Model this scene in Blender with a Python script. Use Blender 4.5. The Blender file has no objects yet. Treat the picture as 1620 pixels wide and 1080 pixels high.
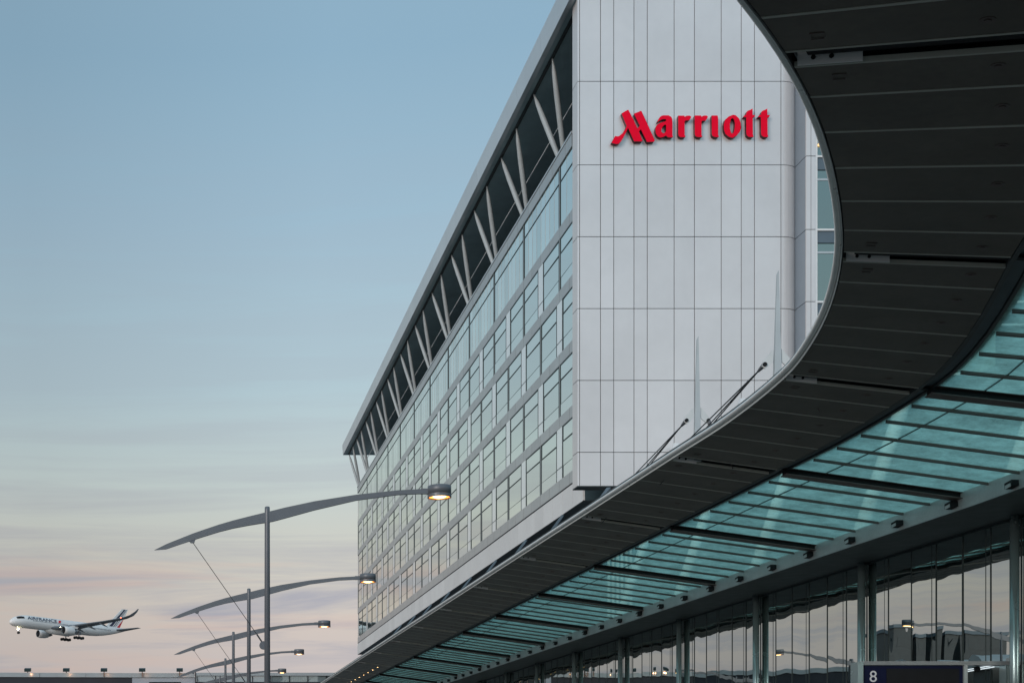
import bpy, math, random
from mathutils import Vector, Matrix
random.seed(7)
SC = bpy.context.scene
COL = SC.collection
R = math.radians

# ------------------------------------------------------------------ camera
EYE = 1.6
FPX = 2250.0            # focal length in photo pixels (photo 1620 wide)
VX, VY = 293.6, 1220.0  # principal point in photo pixels
cam_d = bpy.data.cameras.new('camera'); cam = bpy.data.objects.new('camera', cam_d); COL.objects.link(cam)
cam.location = (0, 0, EYE); cam.rotation_euler = (R(90), 0, 0)
cam_d.sensor_width = 36; cam_d.lens = FPX / 1620 * 36
cam_d.shift_x = (810 - VX) / 1620; cam_d.shift_y = (VY - 540) / 1620
cam_d.clip_start = 0.2; cam_d.clip_end = 20000
SC.camera = cam
def X_(px, Y): return (px - VX) / FPX * Y
def Z_(py, Y): return EYE + (VY - py) / FPX * Y

# ------------------------------------------------------------------ sky
SUN_EL, SUN_AZ = R(14), R(222)     # azimuth measured from +Y clockwise: behind the camera, to the left
W = bpy.data.worlds.new('World'); SC.world = W; W.use_nodes = True
nt = W.node_tree; nt.nodes.clear()
def N(t, **k):
    n = nt.nodes.new(t)
    for a, b in k.items(): setattr(n, a, b)
    return n
L = lambda a, b: nt.links.new(a, b)
def math_(op, a, b=None, clamp=False):
    n = N('ShaderNodeMath', operation=op, use_clamp=clamp)
    for i, v in enumerate((a, b)):
        if v is None: continue
        if isinstance(v, (int, float)): n.inputs[i].default_value = v
        else: L(v, n.inputs[i])
    return n.outputs[0]
def ramp(fac, pts):
    n = N('ShaderNodeValToRGB'); e = n.color_ramp.elements
    while len(e) > 1: e.remove(e[0])
    e[0].position = pts[0][0]; e[0].color = (*pts[0][1], 1)
    for p, c in pts[1:]:
        q = e.new(p); q.color = (*c, 1)
    if fac is not None: L(fac, n.inputs[0])
    return n.outputs[0]
def srgb(r, g, b):
    f = lambda c: (c/255/12.92) if c <= 10 else ((c/255+.055)/1.055)**2.4
    return (f(r), f(g), f(b))
def mixc(fac, a, b, bt='MIX'):
    n = N('ShaderNodeMix', data_type='RGBA', blend_type=bt)
    for i, v in ((0, fac), (6, a), (7, b)):
        if isinstance(v, (int, float)): n.inputs[i].default_value = v
        elif isinstance(v, tuple): n.inputs[i].default_value = (*v, 1)
        else: L(v, n.inputs[i])
    return n.outputs[2]
tc = N('ShaderNodeTexCoord'); sep = N('ShaderNodeSeparateXYZ'); L(tc.outputs['Generated'], sep.inputs[0])
sx, sy, sz = sep.outputs
grad = ramp(sz, [(0.0, srgb(176,170,174)), (0.065, srgb(186,176,176)), (0.10, srgb(196,184,177)), (0.15, srgb(194,192,182)),
                 (0.20, srgb(184,195,193)), (0.26, srgb(168,189,197)), (0.36, srgb(149,177,194)), (0.45, srgb(134,166,187)), (0.62, srgb(132,162,182)), (1.0, srgb(138,162,180))])
# banded low cloud
mp = N('ShaderNodeMapping'); mp.inputs['Scale'].default_value = (1.6, 1.6, 26); L(tc.outputs['Generated'], mp.inputs[0])
nz = N('ShaderNodeTexNoise'); nz.inputs['Scale'].default_value = 1.7; nz.inputs['Detail'].default_value = 9; nz.inputs['Roughness'].default_value = .6; nz.inputs['Distortion'].default_value = .5
L(mp.outputs[0], nz.inputs['Vector'])
cl = ramp(nz.outputs[0], [(0.42, (0,0,0)), (0.58, (1,1,1))])
low = ramp(sz, [(0.0, (.95,)*3), (0.12, (.85,)*3), (0.165, (.34,)*3), (0.25, (.17,)*3), (0.45, (.0,)*3)])
cf = math_('MULTIPLY', cl, low)
c1 = mixc(cf, grad, srgb(156,156,168))
nz2 = N('ShaderNodeTexNoise'); nz2.inputs['Scale'].default_value = 2.6; nz2.inputs['Detail'].default_value = 8; nz2.inputs['Distortion'].default_value = .6
mp2 = N('ShaderNodeMapping'); mp2.inputs['Scale'].default_value = (1.3, 1.3, 20); mp2.inputs['Location'].default_value = (3.1, 1.7, 5.2); L(tc.outputs['Generated'], mp2.inputs[0]); L(mp2.outputs[0], nz2.inputs['Vector'])
pk = math_('MULTIPLY', ramp(nz2.outputs[0], [(0.50, (0,0,0)), (0.62, (1,1,1))]), ramp(sz, [(0.0, (.6,)*3), (0.13, (.5,)*3), (0.17, (0,)*3)]))
c2 = mixc(pk, c1, srgb(204,178,166))
# the darker blue toward the left, brighter behind the camera where the sun went down
lr = math_('MULTIPLY_ADD', sx, 0.9); lr.node.inputs[2].default_value = 1.04; lr = math_('MAXIMUM', lr, 0.95)
bk = math_('MAXIMUM', math_('MULTIPLY', sy, -1.0), 0.0)
gain = math_('ADD', math_('MINIMUM', lr, 1.12), bk)
hs = N('ShaderNodeVectorMath', operation='SCALE'); L(c2, hs.inputs[0]); L(gain, hs.inputs['Scale'])
sky = N('ShaderNodeTexSky', sky_type='NISHITA'); sky.sun_disc = False; sky.sun_elevation = SUN_EL; sky.sun_rotation = SUN_AZ
bg1 = N('ShaderNodeBackground'); L(hs.outputs[0], bg1.inputs[0]); bg1.inputs[1].default_value = 0.93
bg2 = N('ShaderNodeBackground'); L(sky.outputs[0], bg2.inputs[0]); bg2.inputs[1].default_value = 0.006
ad = N('ShaderNodeAddShader'); L(bg1.outputs[0], ad.inputs[0]); L(bg2.outputs[0], ad.inputs[1])
out = N('ShaderNodeOutputWorld'); L(ad.outputs[0], out.inputs[0])

sun_d = bpy.data.lights.new('sun', 'SUN'); sun = bpy.data.objects.new('sun', sun_d); COL.objects.link(sun)
sun_d.energy = 1.35; sun_d.angle = R(25); sun_d.color = (1.0, .90, .84)
sd = Vector((math.sin(SUN_AZ)*math.cos(SUN_EL), math.cos(SUN_AZ)*math.cos(SUN_EL), math.sin(SUN_EL)))
sun.rotation_euler = sd.to_track_quat('Z', 'Y').to_euler()
SC.view_settings.view_transform = 'Standard'; SC.view_settings.look = 'None'
SC.view_settings.exposure = 0.09; SC.view_settings.gamma = 1.0
SC.render.engine = 'CYCLES'
SC.cycles.max_bounces = 8

# ------------------------------------------------------------------ materials
MATS = {}
class NT:
    def __init__(s, name):
        s.m = bpy.data.materials.new(name); s.m.use_nodes = True; s.t = s.m.node_tree; s.t.nodes.clear()
        s.o = s.n('ShaderNodeOutputMaterial'); s.c = s.n('ShaderNodeTexCoord'); s.g = s.n('ShaderNodeNewGeometry')
        MATS[name] = s.m
    def n(s, t, **k):
        q = s.t.nodes.new(t)
        for a, b in k.items(): setattr(q, a, b)
        return q
    def l(s, a, b): s.t.links.new(a, b)
    def noise(s, scale, detail=4, rough=.5, stretch=(1,1,1), offs=None):
        m = s.n('ShaderNodeMapping'); m.inputs['Scale'].default_value = stretch; s.l(s.c.outputs['Object'], m.inputs[0])
        q = s.n('ShaderNodeTexNoise'); q.inputs['Scale'].default_value = scale; q.inputs['Detail'].default_value = detail; q.inputs['Roughness'].default_value = rough
        if offs is not None:
            a = s.n('ShaderNodeVectorMath', operation='ADD'); s.l(m.outputs[0], a.inputs[0])
            mu = s.n('ShaderNodeMath', operation='MULTIPLY'); mu.inputs[1].default_value = 50; s.l(offs, mu.inputs[0]); s.l(mu.outputs[0], a.inputs[1]); s.l(a.outputs[0], q.inputs['Vector'])
        else: s.l(m.outputs[0], q.inputs['Vector'])
        return q.outputs[0]
    def mapr(s, v, a, b, lo=0., hi=1.):
        q = s.n('ShaderNodeMapRange'); q.inputs[1].default_value = lo; q.inputs[2].default_value = hi; q.inputs[3].default_value = a; q.inputs[4].default_value = b
        s.l(v, q.inputs[0]); return q.outputs[0]
    def mul(s, a, b):
        q = s.n('ShaderNodeMath', operation='MULTIPLY'); s.l(a, q.inputs[0]); s.l(b, q.inputs[1]); return q.outputs[0]
    def scale(s, col, v):
        q = s.n('ShaderNodeVectorMath', operation='SCALE'); q.inputs[0].default_value = col; s.l(v, q.inputs['Scale']); return q.outputs[0]
    def bump(s, h, strength, dist):
        b = s.n('ShaderNodeBump'); b.inputs['Strength'].default_value = strength; b.inputs['Distance'].default_value = dist; s.l(h, b.inputs['Height']); return b.outputs[0]

def paint(name, col, rough=.5, metal=0., var=.12, nscale=1.5, island=0., bump=0., stretch=(1,1,1), spec=.5, fine=0.):
    s = NT(name); p = s.n('ShaderNodeBsdfPrincipled'); s.l(p.outputs[0], s.o.inputs[0])
    f = s.mapr(s.noise(nscale, 5, .6, stretch), 1-var, 1+var, .25, .75)
    if island: f = s.mul(f, s.mapr(s.g.outputs['Random Per Island'], 1-island, 1+island))
    if fine: f = s.mul(f, s.mapr(s.noise(nscale*14, 2, .6), 1-fine, 1+fine, .3, .7))
    s.l(s.scale(col, f), p.inputs['Base Color'])
    r = s.mapr(s.noise(nscale*2.3, 3), max(.02, rough-.08), rough+.08); s.l(r, p.inputs['Roughness'])
    p.inputs['Metallic'].default_value = metal; p.inputs['Specular IOR Level'].default_value = spec
    if bump: s.l(s.bump(s.noise(nscale*4, 4), bump, .02), p.inputs['Normal'])
    return s.m
def mirror_glass(name, tint, dark, fac, wave, wscale=.5, stretch=(1,1,.5), rough=.01, pane=.05):
    s = NT(name)
    g = s.n('ShaderNodeBsdfGlossy'); g.inputs['Roughness'].default_value = rough
    d = s.n('ShaderNodeBsdfDiffuse'); d.inputs[0].default_value = (*dark, 1)
    f = s.mapr(s.g.outputs['Random Per Island'], 1-pane, 1+pane); s.l(s.scale(tint, f), g.inputs[0])
    if wave:
        s.l(s.bump(s.noise(wscale, 1.5, .4, stretch, s.g.outputs['Random Per Island']), 1.0, wave), g.inputs['Normal'])
    m = s.n('ShaderNodeMixShader'); m.inputs[0].default_value = fac; s.l(d.outputs[0], m.inputs[1]); s.l(g.outputs[0], m.inputs[2]); s.l(m.outputs[0], s.o.inputs[0])
    return s.m
def emit(name, col, strength):
    s = NT(name); e = s.n('ShaderNodeEmission'); e.inputs[0].default_value = (*col, 1); e.inputs[1].default_value = strength; s.l(e.outputs[0], s.o.inputs[0]); return s.m

M_slab = paint('aluminium_panel', (.665,.65,.645),       .34, .25, .09, .13, .035, stretch=(1.2,1,1), fine=.012)
M_band = paint('pale_cladding', (.74,.74,.73), .5, .1, .05, .5, .05, fine=.03)
M_spandrel = paint('spandrel_metal', (.41,.435,.44), .32, .4, .06, .8, .05)
M_joint = paint('joint_backing', (.025,.028,.03), .8)  # dark backing seen in the gaps between panels
M_dark = paint('dark_cladding', (.03,.042,.046), .5, .0, .25, .8)
M_darkblue = paint('slate_cladding', (.10,.14,.17), .5, .1, .12, .8)
M_base = paint('base_cladding_dark', (.05,.085,.10), .5, .1, .12, .8)
M_piers = paint('pier_shaded_return', (.27,.32,.37), .45, .1, .05, .8)  # darker and bluer than the pier front: the side's shade is in this colour
M_soffit_h = paint('roof_soffit', (.40,.52,.55), .5, 0, .15, .5, .1)
M_roofedge = paint('roof_fascia', (.56,.61,.64), .35, .4, .06, .3, .04)
M_strut = paint('strut_paint', (.45,.49,.50), .45, .1, .08, 1.2)
M_white = paint('white_paint', (.74,.75,.74), .4, 0, .06, 2)
M_mull = paint('mullion_metal', (.022,.036,.038), .45, .3, .1, 1)
M_infill = None
M_fglass = mirror_glass('facade_glass', (.95,.99,.95), (.04,.06,.06), .92, .0032, .35, (1,1,.7), .012, .10)
M_tglass = mirror_glass('terminal_glass', (.66,.73,.71), (.006,.008,.008), .84, .022, .42, (1,1,.35), .004, .04)
M_infill = mirror_glass('white_infill', (.97,1,1), (.80,.83,.83), .5, 0, rough=.08)
M_wglass = mirror_glass('wing_glass', (.23,.27,.25), (.05,.065,.06), .8, .004, .35, (1,1,.7), .03, .08)
M_panel = paint('canopy_soffit_panel', (.070,.056,.042), .36, 0, .30, .55, .16, spec=.4, fine=.12)
M_batten = paint('canopy_batten', (.42,.43,.38), .5, 0, .1, 2)
M_beam = paint('canopy_beam_paint', (.085,.062,.056), .4, 0, .15, 2)
M_black = paint('black_metal', (.010,.011,.013), .6, 0, .2, 3, spec=.2)
M_tube = paint('painted_tube', (.70,.73,.72), .3, .35, .05, 1.0)
M_gutter = paint('gutter_metal', (.36,.40,.41), .42, .3, .14, .9, fine=.06)
M_column = paint('column_metal', (.26,.35,.36), .25, .6, .08, .8)
M_lamp = paint('lamp_paint', (.13,.14,.155), .42, .2, .08, 2)
M_bracket = paint('bracket_steel', (.60,.62,.61), .4, .1, .06, 3)
M_cable = paint('cable_steel', (.05,.05,.05), .4, .5)
M_bulb = emit('sodium_lens', (1.0, .30, .055), 4.0)
M_hot = emit('hot_bulb', (1.0, .60, .24), 8)
M_land = emit('landing_light', (1.0, .93, .6), 30)
M_ground = paint('asphalt', (.10,.098,.092), .8, 0, .2, .5, bump=.3, fine=.15)
M_pave = paint('concrete_pavement', (.24,.235,.225), .8, 0, .12, .6, bump=.2)
M_annexd = paint('annex_dark', (.022,.024,.032), .7, 0, .2, .3)
M_annexl = paint('annex_light', (.33,.36,.40), .6, 0, .06, .3)
M_parapet = paint('annex_parapet', (.34,.37,.38), .5, .1, .08, .5)
M_pglass = mirror_glass('parapet_glass', (.55,.64,.64), (.22,.27,.28), .3, 0)
M_signb = paint('sign_blue', (.005,.008,.034), .6, 0, .1, 2, spec=.15)
M_signw = paint('sign_white', (.6,.62,.66), .4)
M_red = paint('sign_red', (.90,.002,.03), .6, 0, .05, 2, spec=.08)
M_redside = paint('sign_return', (.05,.006,.01), .5)
M_fin = paint('warm_interior', (.20,.11,.06), .6)
M_bodyw = paint('aircraft_white', (.80,.775,.745), .3, 0, .03, .1)
M_bodyg = paint('aircraft_grey', (.16,.18,.20), .4, 0, .05, .3)
M_navy = paint('aircraft_navy', (.012,.022,.06), .4)
M_apr = paint('aircraft_red', (.62,.02,.03), .4)
M_tyre = paint('tyre_rubber', (.015,.016,.018), .8)
# frosted canopy glass
s = NT('frosted_glass')
tr = s.n('ShaderNodeBsdfTranslucent'); gl = s.n('ShaderNodeBsdfGlossy'); gl.inputs['Roughness'].default_value = .12; gl.inputs[0].default_value = (.8,.9,.9,1)
tp = s.n('ShaderNodeBsdfTransparent'); tp.inputs[0].default_value = (.70,.89,.85,1)
f = s.mul(s.mapr(s.noise(1.3, 7, .72), .66, 1.36, .3, .7), s.mapr(s.g.outputs['Random Per Island'], .90, 1.08))
f = s.mul(f, s.mapr(s.noise(14, 3, .7), .88, 1.12, .3, .7))
s.l(s.scale((.57,.81,.755), f), tr.inputs[0])
a = s.n('ShaderNodeMixShader'); a.inputs[0].default_value = .62; s.l(tr.outputs[0], a.inputs[1]); s.l(tp.outputs[0], a.inputs[2])
b = s.n('ShaderNodeMixShader'); b.inputs[0].default_value = .06; s.l(a.outputs[0], b.inputs[1]); s.l(gl.outputs[0], b.inputs[2]); s.l(b.outputs[0], s.o.inputs[0])
M_frost = s.m

# ------------------------------------------------------------------ mesh helpers
def PX(o, label=None, cat=None, group=None, kind=None):
    for k, v in (('label', label), ('category', cat), ('group', group), ('kind', kind)):
        if v: o[k] = v
    return o
def empty(name, loc=(0,0,0), rz=0, **k):
    o = bpy.data.objects.new(name, None); COL.objects.link(o); o.location = loc; o.rotation_euler = (0,0,rz); o.empty_display_size = .5
    return PX(o, **k)
class MB:
    def __init__(s): s.v = []; s.f = []; s.mi = []; s.mats = []; s.cm = 0
    def mat(s, m):
        if m not in s.mats: s.mats.append(m)
        s.cm = s.mats.index(m); return s
    def face(s, pts):
        b = len(s.v); s.v += [tuple(p) for p in pts]; s.f.append(tuple(range(b, b+len(pts)))); s.mi.append(s.cm); return s
    def hull(s, bot, top):   # two matching loops
        n = len(bot); b = len(s.v); s.v += [tuple(p) for p in bot] + [tuple(p) for p in top]
        s.f.append(tuple(b+i for i in reversed(range(n)))); s.f.append(tuple(b+n+i for i in range(n)))
        for i in range(n):
            j = (i+1) % n; s.f.append((b+i, b+j, b+n+j, b+n+i))
        s.mi += [s.cm]*(n+2); return s
    def box(s, x0, x1, y0, y1, z0, z1):
        if x0 > x1: x0, x1 = x1, x0
        if y0 > y1: y0, y1 = y1, y0
        if z0 > z1: z0, z1 = z1, z0
        return s.hull([(x0,y0,z0),(x1,y0,z0),(x1,y1,z0),(x0,y1,z0)], [(x0,y0,z1),(x1,y0,z1),(x1,y1,z1),(x0,y1,z1)])
    def tube(s, pts, rad, n=10, cap=True, ell=1.0):
        pts = [Vector(p) for p in pts]; k = len(pts)
        rad = rad if isinstance(rad, (list, tuple)) else [rad]*k
        b = len(s.v); up = None
        for i, p in enumerate(pts):
            d = (pts[min(i+1, k-1)] - pts[max(i-1, 0)]).normalized()
            ref = Vector((0,0,1)) if abs(d.z) < .95 else Vector((0,1,0))
            a = d.cross(ref).normalized(); c = a.cross(d).normalized()
            for j in range(n):
                t = 2*math.pi*j/n; s.v.append(tuple(p + (a*math.cos(t) + c*math.sin(t)*ell)*rad[i]))
        for i in range(k-1):
            for j in range(n):
                q = (j+1) % n; s.f.append((b+i*n+j, b+(i+1)*n+j, b+(i+1)*n+q, b+i*n+q)); s.mi.append(s.cm)
        if cap:
            s.f.append(tuple(b+j for j in range(n))); s.f.append(tuple(b+(k-1)*n+j for j in reversed(range(n)))); s.mi += [s.cm]*2
        return s
    def bar(s, p, q, w, h):  # rectangular bar from p to q, width w (horizontal), height h (vertical-ish), centred
        p, q = Vector(p), Vector(q); d = (q-p).normalized(); ref = Vector((0,0,1)) if abs(d.z) < .95 else Vector((0,1,0))
        a = d.cross(ref).normalized()*w/2; c = a.cross(d).normalized()*h/2
        return s.hull([p-a-c, p+a-c, p+a+c, p-a+c], [q-a-c, q+a-c, q+a+c, q-a+c])
    def build(s, name, mat=None, parent=None, smooth=False, loc=None, **k):
        me = bpy.data.meshes.new(name); me.from_pydata(s.v, [], s.f)
        ms = s.mats if s.mats else [mat]
        for m in ms: me.materials.append(m)
        if s.mats: me.polygons.foreach_set('material_index', s.mi)
        me.validate(); me.update()
        import bmesh
        bm = bmesh.new(); bm.from_mesh(me); bmesh.ops.recalc_face_normals(bm, faces=bm.faces); bm.to_mesh(me); bm.free()
        if smooth:
            me.polygons.foreach_set('use_smooth', [len(p.vertices) <= 4 for p in me.polygons])
        o = bpy.data.objects.new(name, me); COL.objects.link(o)
        if parent: o.parent = parent
        if loc: o.location = loc
        return PX(o, **k)
def curve_mesh(name, splines, depth, mat, parent=None, bevel=0.):
    cu = bpy.data.curves.new(name, 'CURVE'); cu.dimensions = '2D'; cu.fill_mode = 'BOTH'; cu.extrude = depth/2; cu.bevel_depth = bevel
    for pts in splines:
        sp = cu.splines.new('POLY'); sp.points.add(len(pts)-1); sp.use_cyclic_u = True
        for q, (x, y) in zip(sp.points, pts): q.co = (x, y, 0, 1)
    t = bpy.data.objects.new(name+'_c', cu); COL.objects.link(t)
    dg = bpy.context.evaluated_depsgraph_get(); me = bpy.data.meshes.new_from_object(t.evaluated_get(dg)); bpy.data.objects.remove(t)
    me.name = name; me.materials.clear(); me.materials.append(mat)
    o = bpy.data.objects.new(name, me); COL.objects.link(o)
    if parent: o.parent = parent
    return o
def text_mesh(name, txt, size, depth, mat, parent=None, shear=0., bold=0., space=1.):
    cu = bpy.data.curves.new(name, 'FONT'); cu.body = txt; cu.size = size; cu.extrude = depth/2; cu.shear = shear; cu.offset = bold; cu.space_character = space
    t = bpy.data.objects.new(name+'_c', cu); COL.objects.link(t)
    dg = bpy.context.evaluated_depsgraph_get(); me = bpy.data.meshes.new_from_object(t.evaluated_get(dg)); bpy.data.objects.remove(t)
    me.name = name; me.materials.clear(); me.materials.append(mat)
    o = bpy.data.objects.new(name, me); COL.objects.link(o)
    if parent: o.parent = parent
    return o
def copy_tree(o, parent=None):
    c = o.copy(); COL.objects.link(c); c.parent = parent
    for ch in list(o.children): copy_tree(ch, c)
    return c

# ------------------------------------------------------------------ ground
MB().face([(-3000,-3000,0),(3000,-3000,0),(3000,6000,0),(-3000,6000,0)]).build('ground', M_ground, kind='structure')
MB().box(12.2, 23.2, 33, 215, .004, .15).build('pavement', M_pave, kind='structure')

# ------------------------------------------------------------------ CANOPY
H = 8.6 + EYE; SL = .1395
KN = [(1.6,11.2,.78), (7.18,17.0,.50), (11.17,23.8,.29), (13.25,31.1,.09), (13.35,39.0,0)] + [(13.35, 39.0+9*j, 0) for j in range(1, 13)]
NB = len(KN)-1
# plan of the outer edge: (u, x, y, skew), denser where it curves
PL = [(0,1.9,11.3,.78),(1/3,4.0,13.35,.68),(2/3,5.75,15.3,.58),(1,7.27,17.2,.50),(4/3,8.57,19.15,.43),(5/3,9.85,21.45,.36),(2,10.95,23.76,.29),(7/3,11.88,26.2,.22),(8/3,12.58,28.6,.155),(3,13.06,31.0,.09),(3.5,13.36,35.0,.03)]
PL += [(k, q[0], q[1], q[2]) for k, q in enumerate(KN) if k >= 4]
def E(u):
    i = 0
    while i < len(PL)-2 and u > PL[i+1][0]: i += 1
    def tan(k, c):
        a, b = PL[max(0, k-1)], PL[min(len(PL)-1, k+1)]; return (b[c]-a[c])/(b[0]-a[0])
    h = PL[i+1][0]-PL[i][0]; t = (u-PL[i][0])/h; r = []
    for c in (1, 2, 3):
        p0, p1, m0, m1 = PL[i][c], PL[i+1][c], tan(i, c)*h, tan(i+1, c)*h
        r.append((2*t**3-3*t*t+1)*p0+(t**3-2*t*t+t)*m0+(-2*t**3+3*t*t)*p1+(t**3-t*t)*m1)
    return r
def TPR(u):
    P = [1.3, .55, -.36, -.06, 0, 0]
    if u >= 4: return 0.
    i = int(max(0, u)); f = u-i; f = f*f*(3-2*f); return P[i]+(P[i+1]-P[i])*f
def CP(u, s, dz=0.):
    x, y, t = E(u)
    if 2.3 < s < 5: s += TPR(u)
    return Vector((x+s, y-t*s, H - SL*s*math.sqrt(1+t*t) + dz))
canopy = empty('canopy', (13.35, 39, 0), label='long curving dark canopy with a teal frosted glass strip and silver edge tube', cat='canopy')
OFF = Vector((13.35, 39, 0))
class CB(MB):
    def build(s, name, mat=None, parent=None, **k):
        s.v = [tuple(Vector(p) - OFF) for p in s.v]; return MB.build(s, name, mat, parent or canopy, **k)
def radial(mb, u0, u1, s0, s1, z0, z1, nseg=1, us=1):   # a slab following the canopy between u0-u1 and s0-s1
    for a in range(us):
        ua, ub = u0+(u1-u0)*a/us, u0+(u1-u0)*(a+1)/us
        mb.hull([CP(ua,s0,z0),CP(ua,s1,z0),CP(ub,s1,z0),CP(ub,s0,z0)], [CP(ua,s0,z1),CP(ua,s1,z1),CP(ub,s1,z1),CP(ub,s0,z1)])
SB, SG, SW, SJ = 2.75, 7.85, 9.98, 4.15
g = .11/9        # half gap for a main beam in u units is set per bay
for b_ in range(NB):
    for k in range(6):
        u0, u1 = b_ + k/6, b_ + (k+1)/6
        gu0 = .030 if k == 0 else .0; gu1 = .030 if k == 5 else .0
        m = CB().mat(M_panel); radial(m, u0+gu0+.0045, u1-gu1-.0045, .035, SB, 0, .03)
        if k < 5:
            m.build('soffit_panel'); m = CB().mat(M_batten); radial(m, u1-.0034, u1+.0034, .035, SB, -.006, .04); m.build('seam_strip'); m = None
        else:
            m.build('soffit_panel'); m = CB().mat(M_batten); radial(m, u1-gu1-.0043, u1-gu1+.001, .035, SB, -.006, .06); m.build('seam_strip')
            m = CB().mat(M_batten); radial(m, b_+.029, b_+.0343, .035, SB, -.006, .06); m.build('seam_strip')
        # recessed downlight, a dark trim ring with a small lens
        refl_glow = b_ >= 12 and k in (1, 3, 5)  # glow added in the far bays, standing in for a lamp reflection on the soffit
        uc = (u0+u1)/2; c = CP(uc, 1.95, -.004); ring = CB().mat(M_beam)
        n = 14; t = E(uc)[2]
        dx = Vector((1, -t, -SL)).normalized(); dy = Vector((0,0,1)).cross(dx).normalized()
        def disc(rr, z): return [c + dx*rr*math.cos(2*math.pi*i/n) + dy*rr*math.sin(2*math.pi*i/n) + Vector((0,0,z)) for i in range(n)]
        ring.hull(disc(.088, -.004), disc(.088, .006))
        ring.mat(M_hot if refl_glow else M_beam); ring.hull(disc(.042, -.014), disc(.042, -.0065))
        ring.build('downlight')
        if k in (0, 5):
            c = CP(u0+.5/6, .42, -.004); h = CB().mat(M_beam)
            for q in ((-.08,-.08,.08,-.068),(-.08,.068,.08,.08),(-.08,-.068,-.068,.068),(.068,-.068,.08,.068)):
                h.hull([c+dx*q[0]+dy*q[1], c+dx*q[2]+dy*q[1], c+dx*q[2]+dy*q[3], c+dx*q[0]+dy*q[3]],
                       [c+dx*q[0]+dy*q[1]+Vector((0,0,-.008)), c+dx*q[2]+dy*q[1]+Vector((0,0,-.008)), c+dx*q[2]+dy*q[3]+Vector((0,0,-.008)), c+dx*q[0]+dy*q[3]+Vector((0,0,-.008))])
            h.build('access_hatch')
        # glass
        m = CB()
        radial(m, u0+.002, u1-.002, SB+.42, SJ-.012, .13, .145); radial(m, u0+.002, u1-.002, SJ+.012, SG+.05, .13, .145)
        m.build('glass_panel', M_frost)
        if k > 0:  # slim rafters at every panel joint
            m = CB().mat(M_beam); radial(m, u0-.0022, u0+.0022, SB+.5, SG-.02, .075, .128)
            radial(m, u0-.0052, u0+.0052, SB+.5, SG-.02, .060, .074); m.build('rafter')
    # main beam
    m = CB().mat(M_black); radial(m, b_-.008, b_+.008, .2, SB+.3, .06, .17); radial(m, b_-.03, b_+.03, .12, SB+.3, .175, .195)
    m.mat(M_beam); radial(m, b_-.023, b_+.023, SB+.3, SG+.02, -.06, -.035); radial(m, b_-.023, b_+.023, SB+.3, SG+.02, .105, .12)
    m.mat(M_black); radial(m, b_-.010, b_+.010, SB+.3, SG+.02, -.034, .104); mb = m.build('main_beam')
    m = CB().mat(M_white)
    radial(m, b_+.0185, b_+.0215, .08, .72, -.02, .15); radial(m, b_-.012, b_+.012, .08, .66, .156, .17); gus = m.build('bracket_plate')
    m = CB().mat(M_black)
    for sb in (.24, .42):
        p = CP(b_+.0184, sb, .06); q = CP(b_+.0160, sb, .06); m.tube([p, q], .028, 8)
    m.build('bolt', parent=None)
m = CB(); radial(m, 0, NB, -.01, SB+.55, .20, .235, us=NB*6); m.build('top_sheet', M_dark)
# dark recessed trim between soffit and glass
m = CB().mat(M_dark); radial(m, 0, NB, SB+.01, SB+.09, .0, .15, us=NB*6); radial(m, 0, NB, SB+.34, SB+.40, .08, .19, us=NB*6)
m.mat(M_base); radial(m, 0, NB, SB+.10, SB+.33, .12, .135, us=NB*6)
m.build('edge_trim')
m = CB(); radial(m, 0, NB, SJ-.009, SJ+.009, .115, .15, us=NB*6); m.build('glass_joint', M_mull)
# edge tube and its lip
NS = NB*12
CB().tube([CP(i/12, -.045, .09) for i in range(NS+1)], .062, 14).build('edge_tube', M_tube, smooth=True)
m = CB(); radial(m, 0, NB, .0, .012, -.022, .10, us=NS); m.build('edge_lip', M_tube)
m = CB(); radial(m, 0, NB, .014, .034, .03, .16, us=NB*6); m.build('edge_shadow_gap', M_black)
# gutter beam
m = CB()
for a in range(NB*2):
    ua, ub = a/2, (a+1)/2
    A0, A1 = CP(ua, SG), CP(ua, SG+.16); B0, B1 = CP(ub, SG), CP(ub, SG+.16)
    zt = H - SL*SG + .15; zb = H - SL*SG - .34
    m.hull([(*A0.xy, zb),(*A1.xy, zb),(*B1.xy, zb),(*B0.xy, zb)], [(*A0.xy, zt),(*A1.xy, zt),(*B1.xy, zt),(*B0.xy, zt)])
m.build('gutter', M_gutter)
ZG = H - SL*SG - .34
for a in range(NB*3+1):
    u = a/3
    if u < 2.5: continue
    p = CP(u+.02, SG-.11); p.z = ZG + .17
    m = CB().mat(M_black)
    m.bar(p + Vector((0,-.16,.02)), p + Vector((0,.16,-.02)), .20, .15)
    m.bar(p + Vector((.12,0,.06)), p + Vector((-.01,0,.06)), .08, .06)
    m.mat(M_gutter); m.bar(p + Vector((-.105,-.12,-.03)), p + Vector((-.105,.12,-.055)), .012, .09)
    m.build('spotlight')
# stays from the hotel underside down to the canopy beams
for j in range(3, 12):
    yb = 39+9*j
    CB().bar((22.34, yb+9.1, 16.72 if j > 3 else 16.52), (16.3, yb, 8.45+EYE), .20, .16).build('hanger_bar', M_darkblue)
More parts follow.
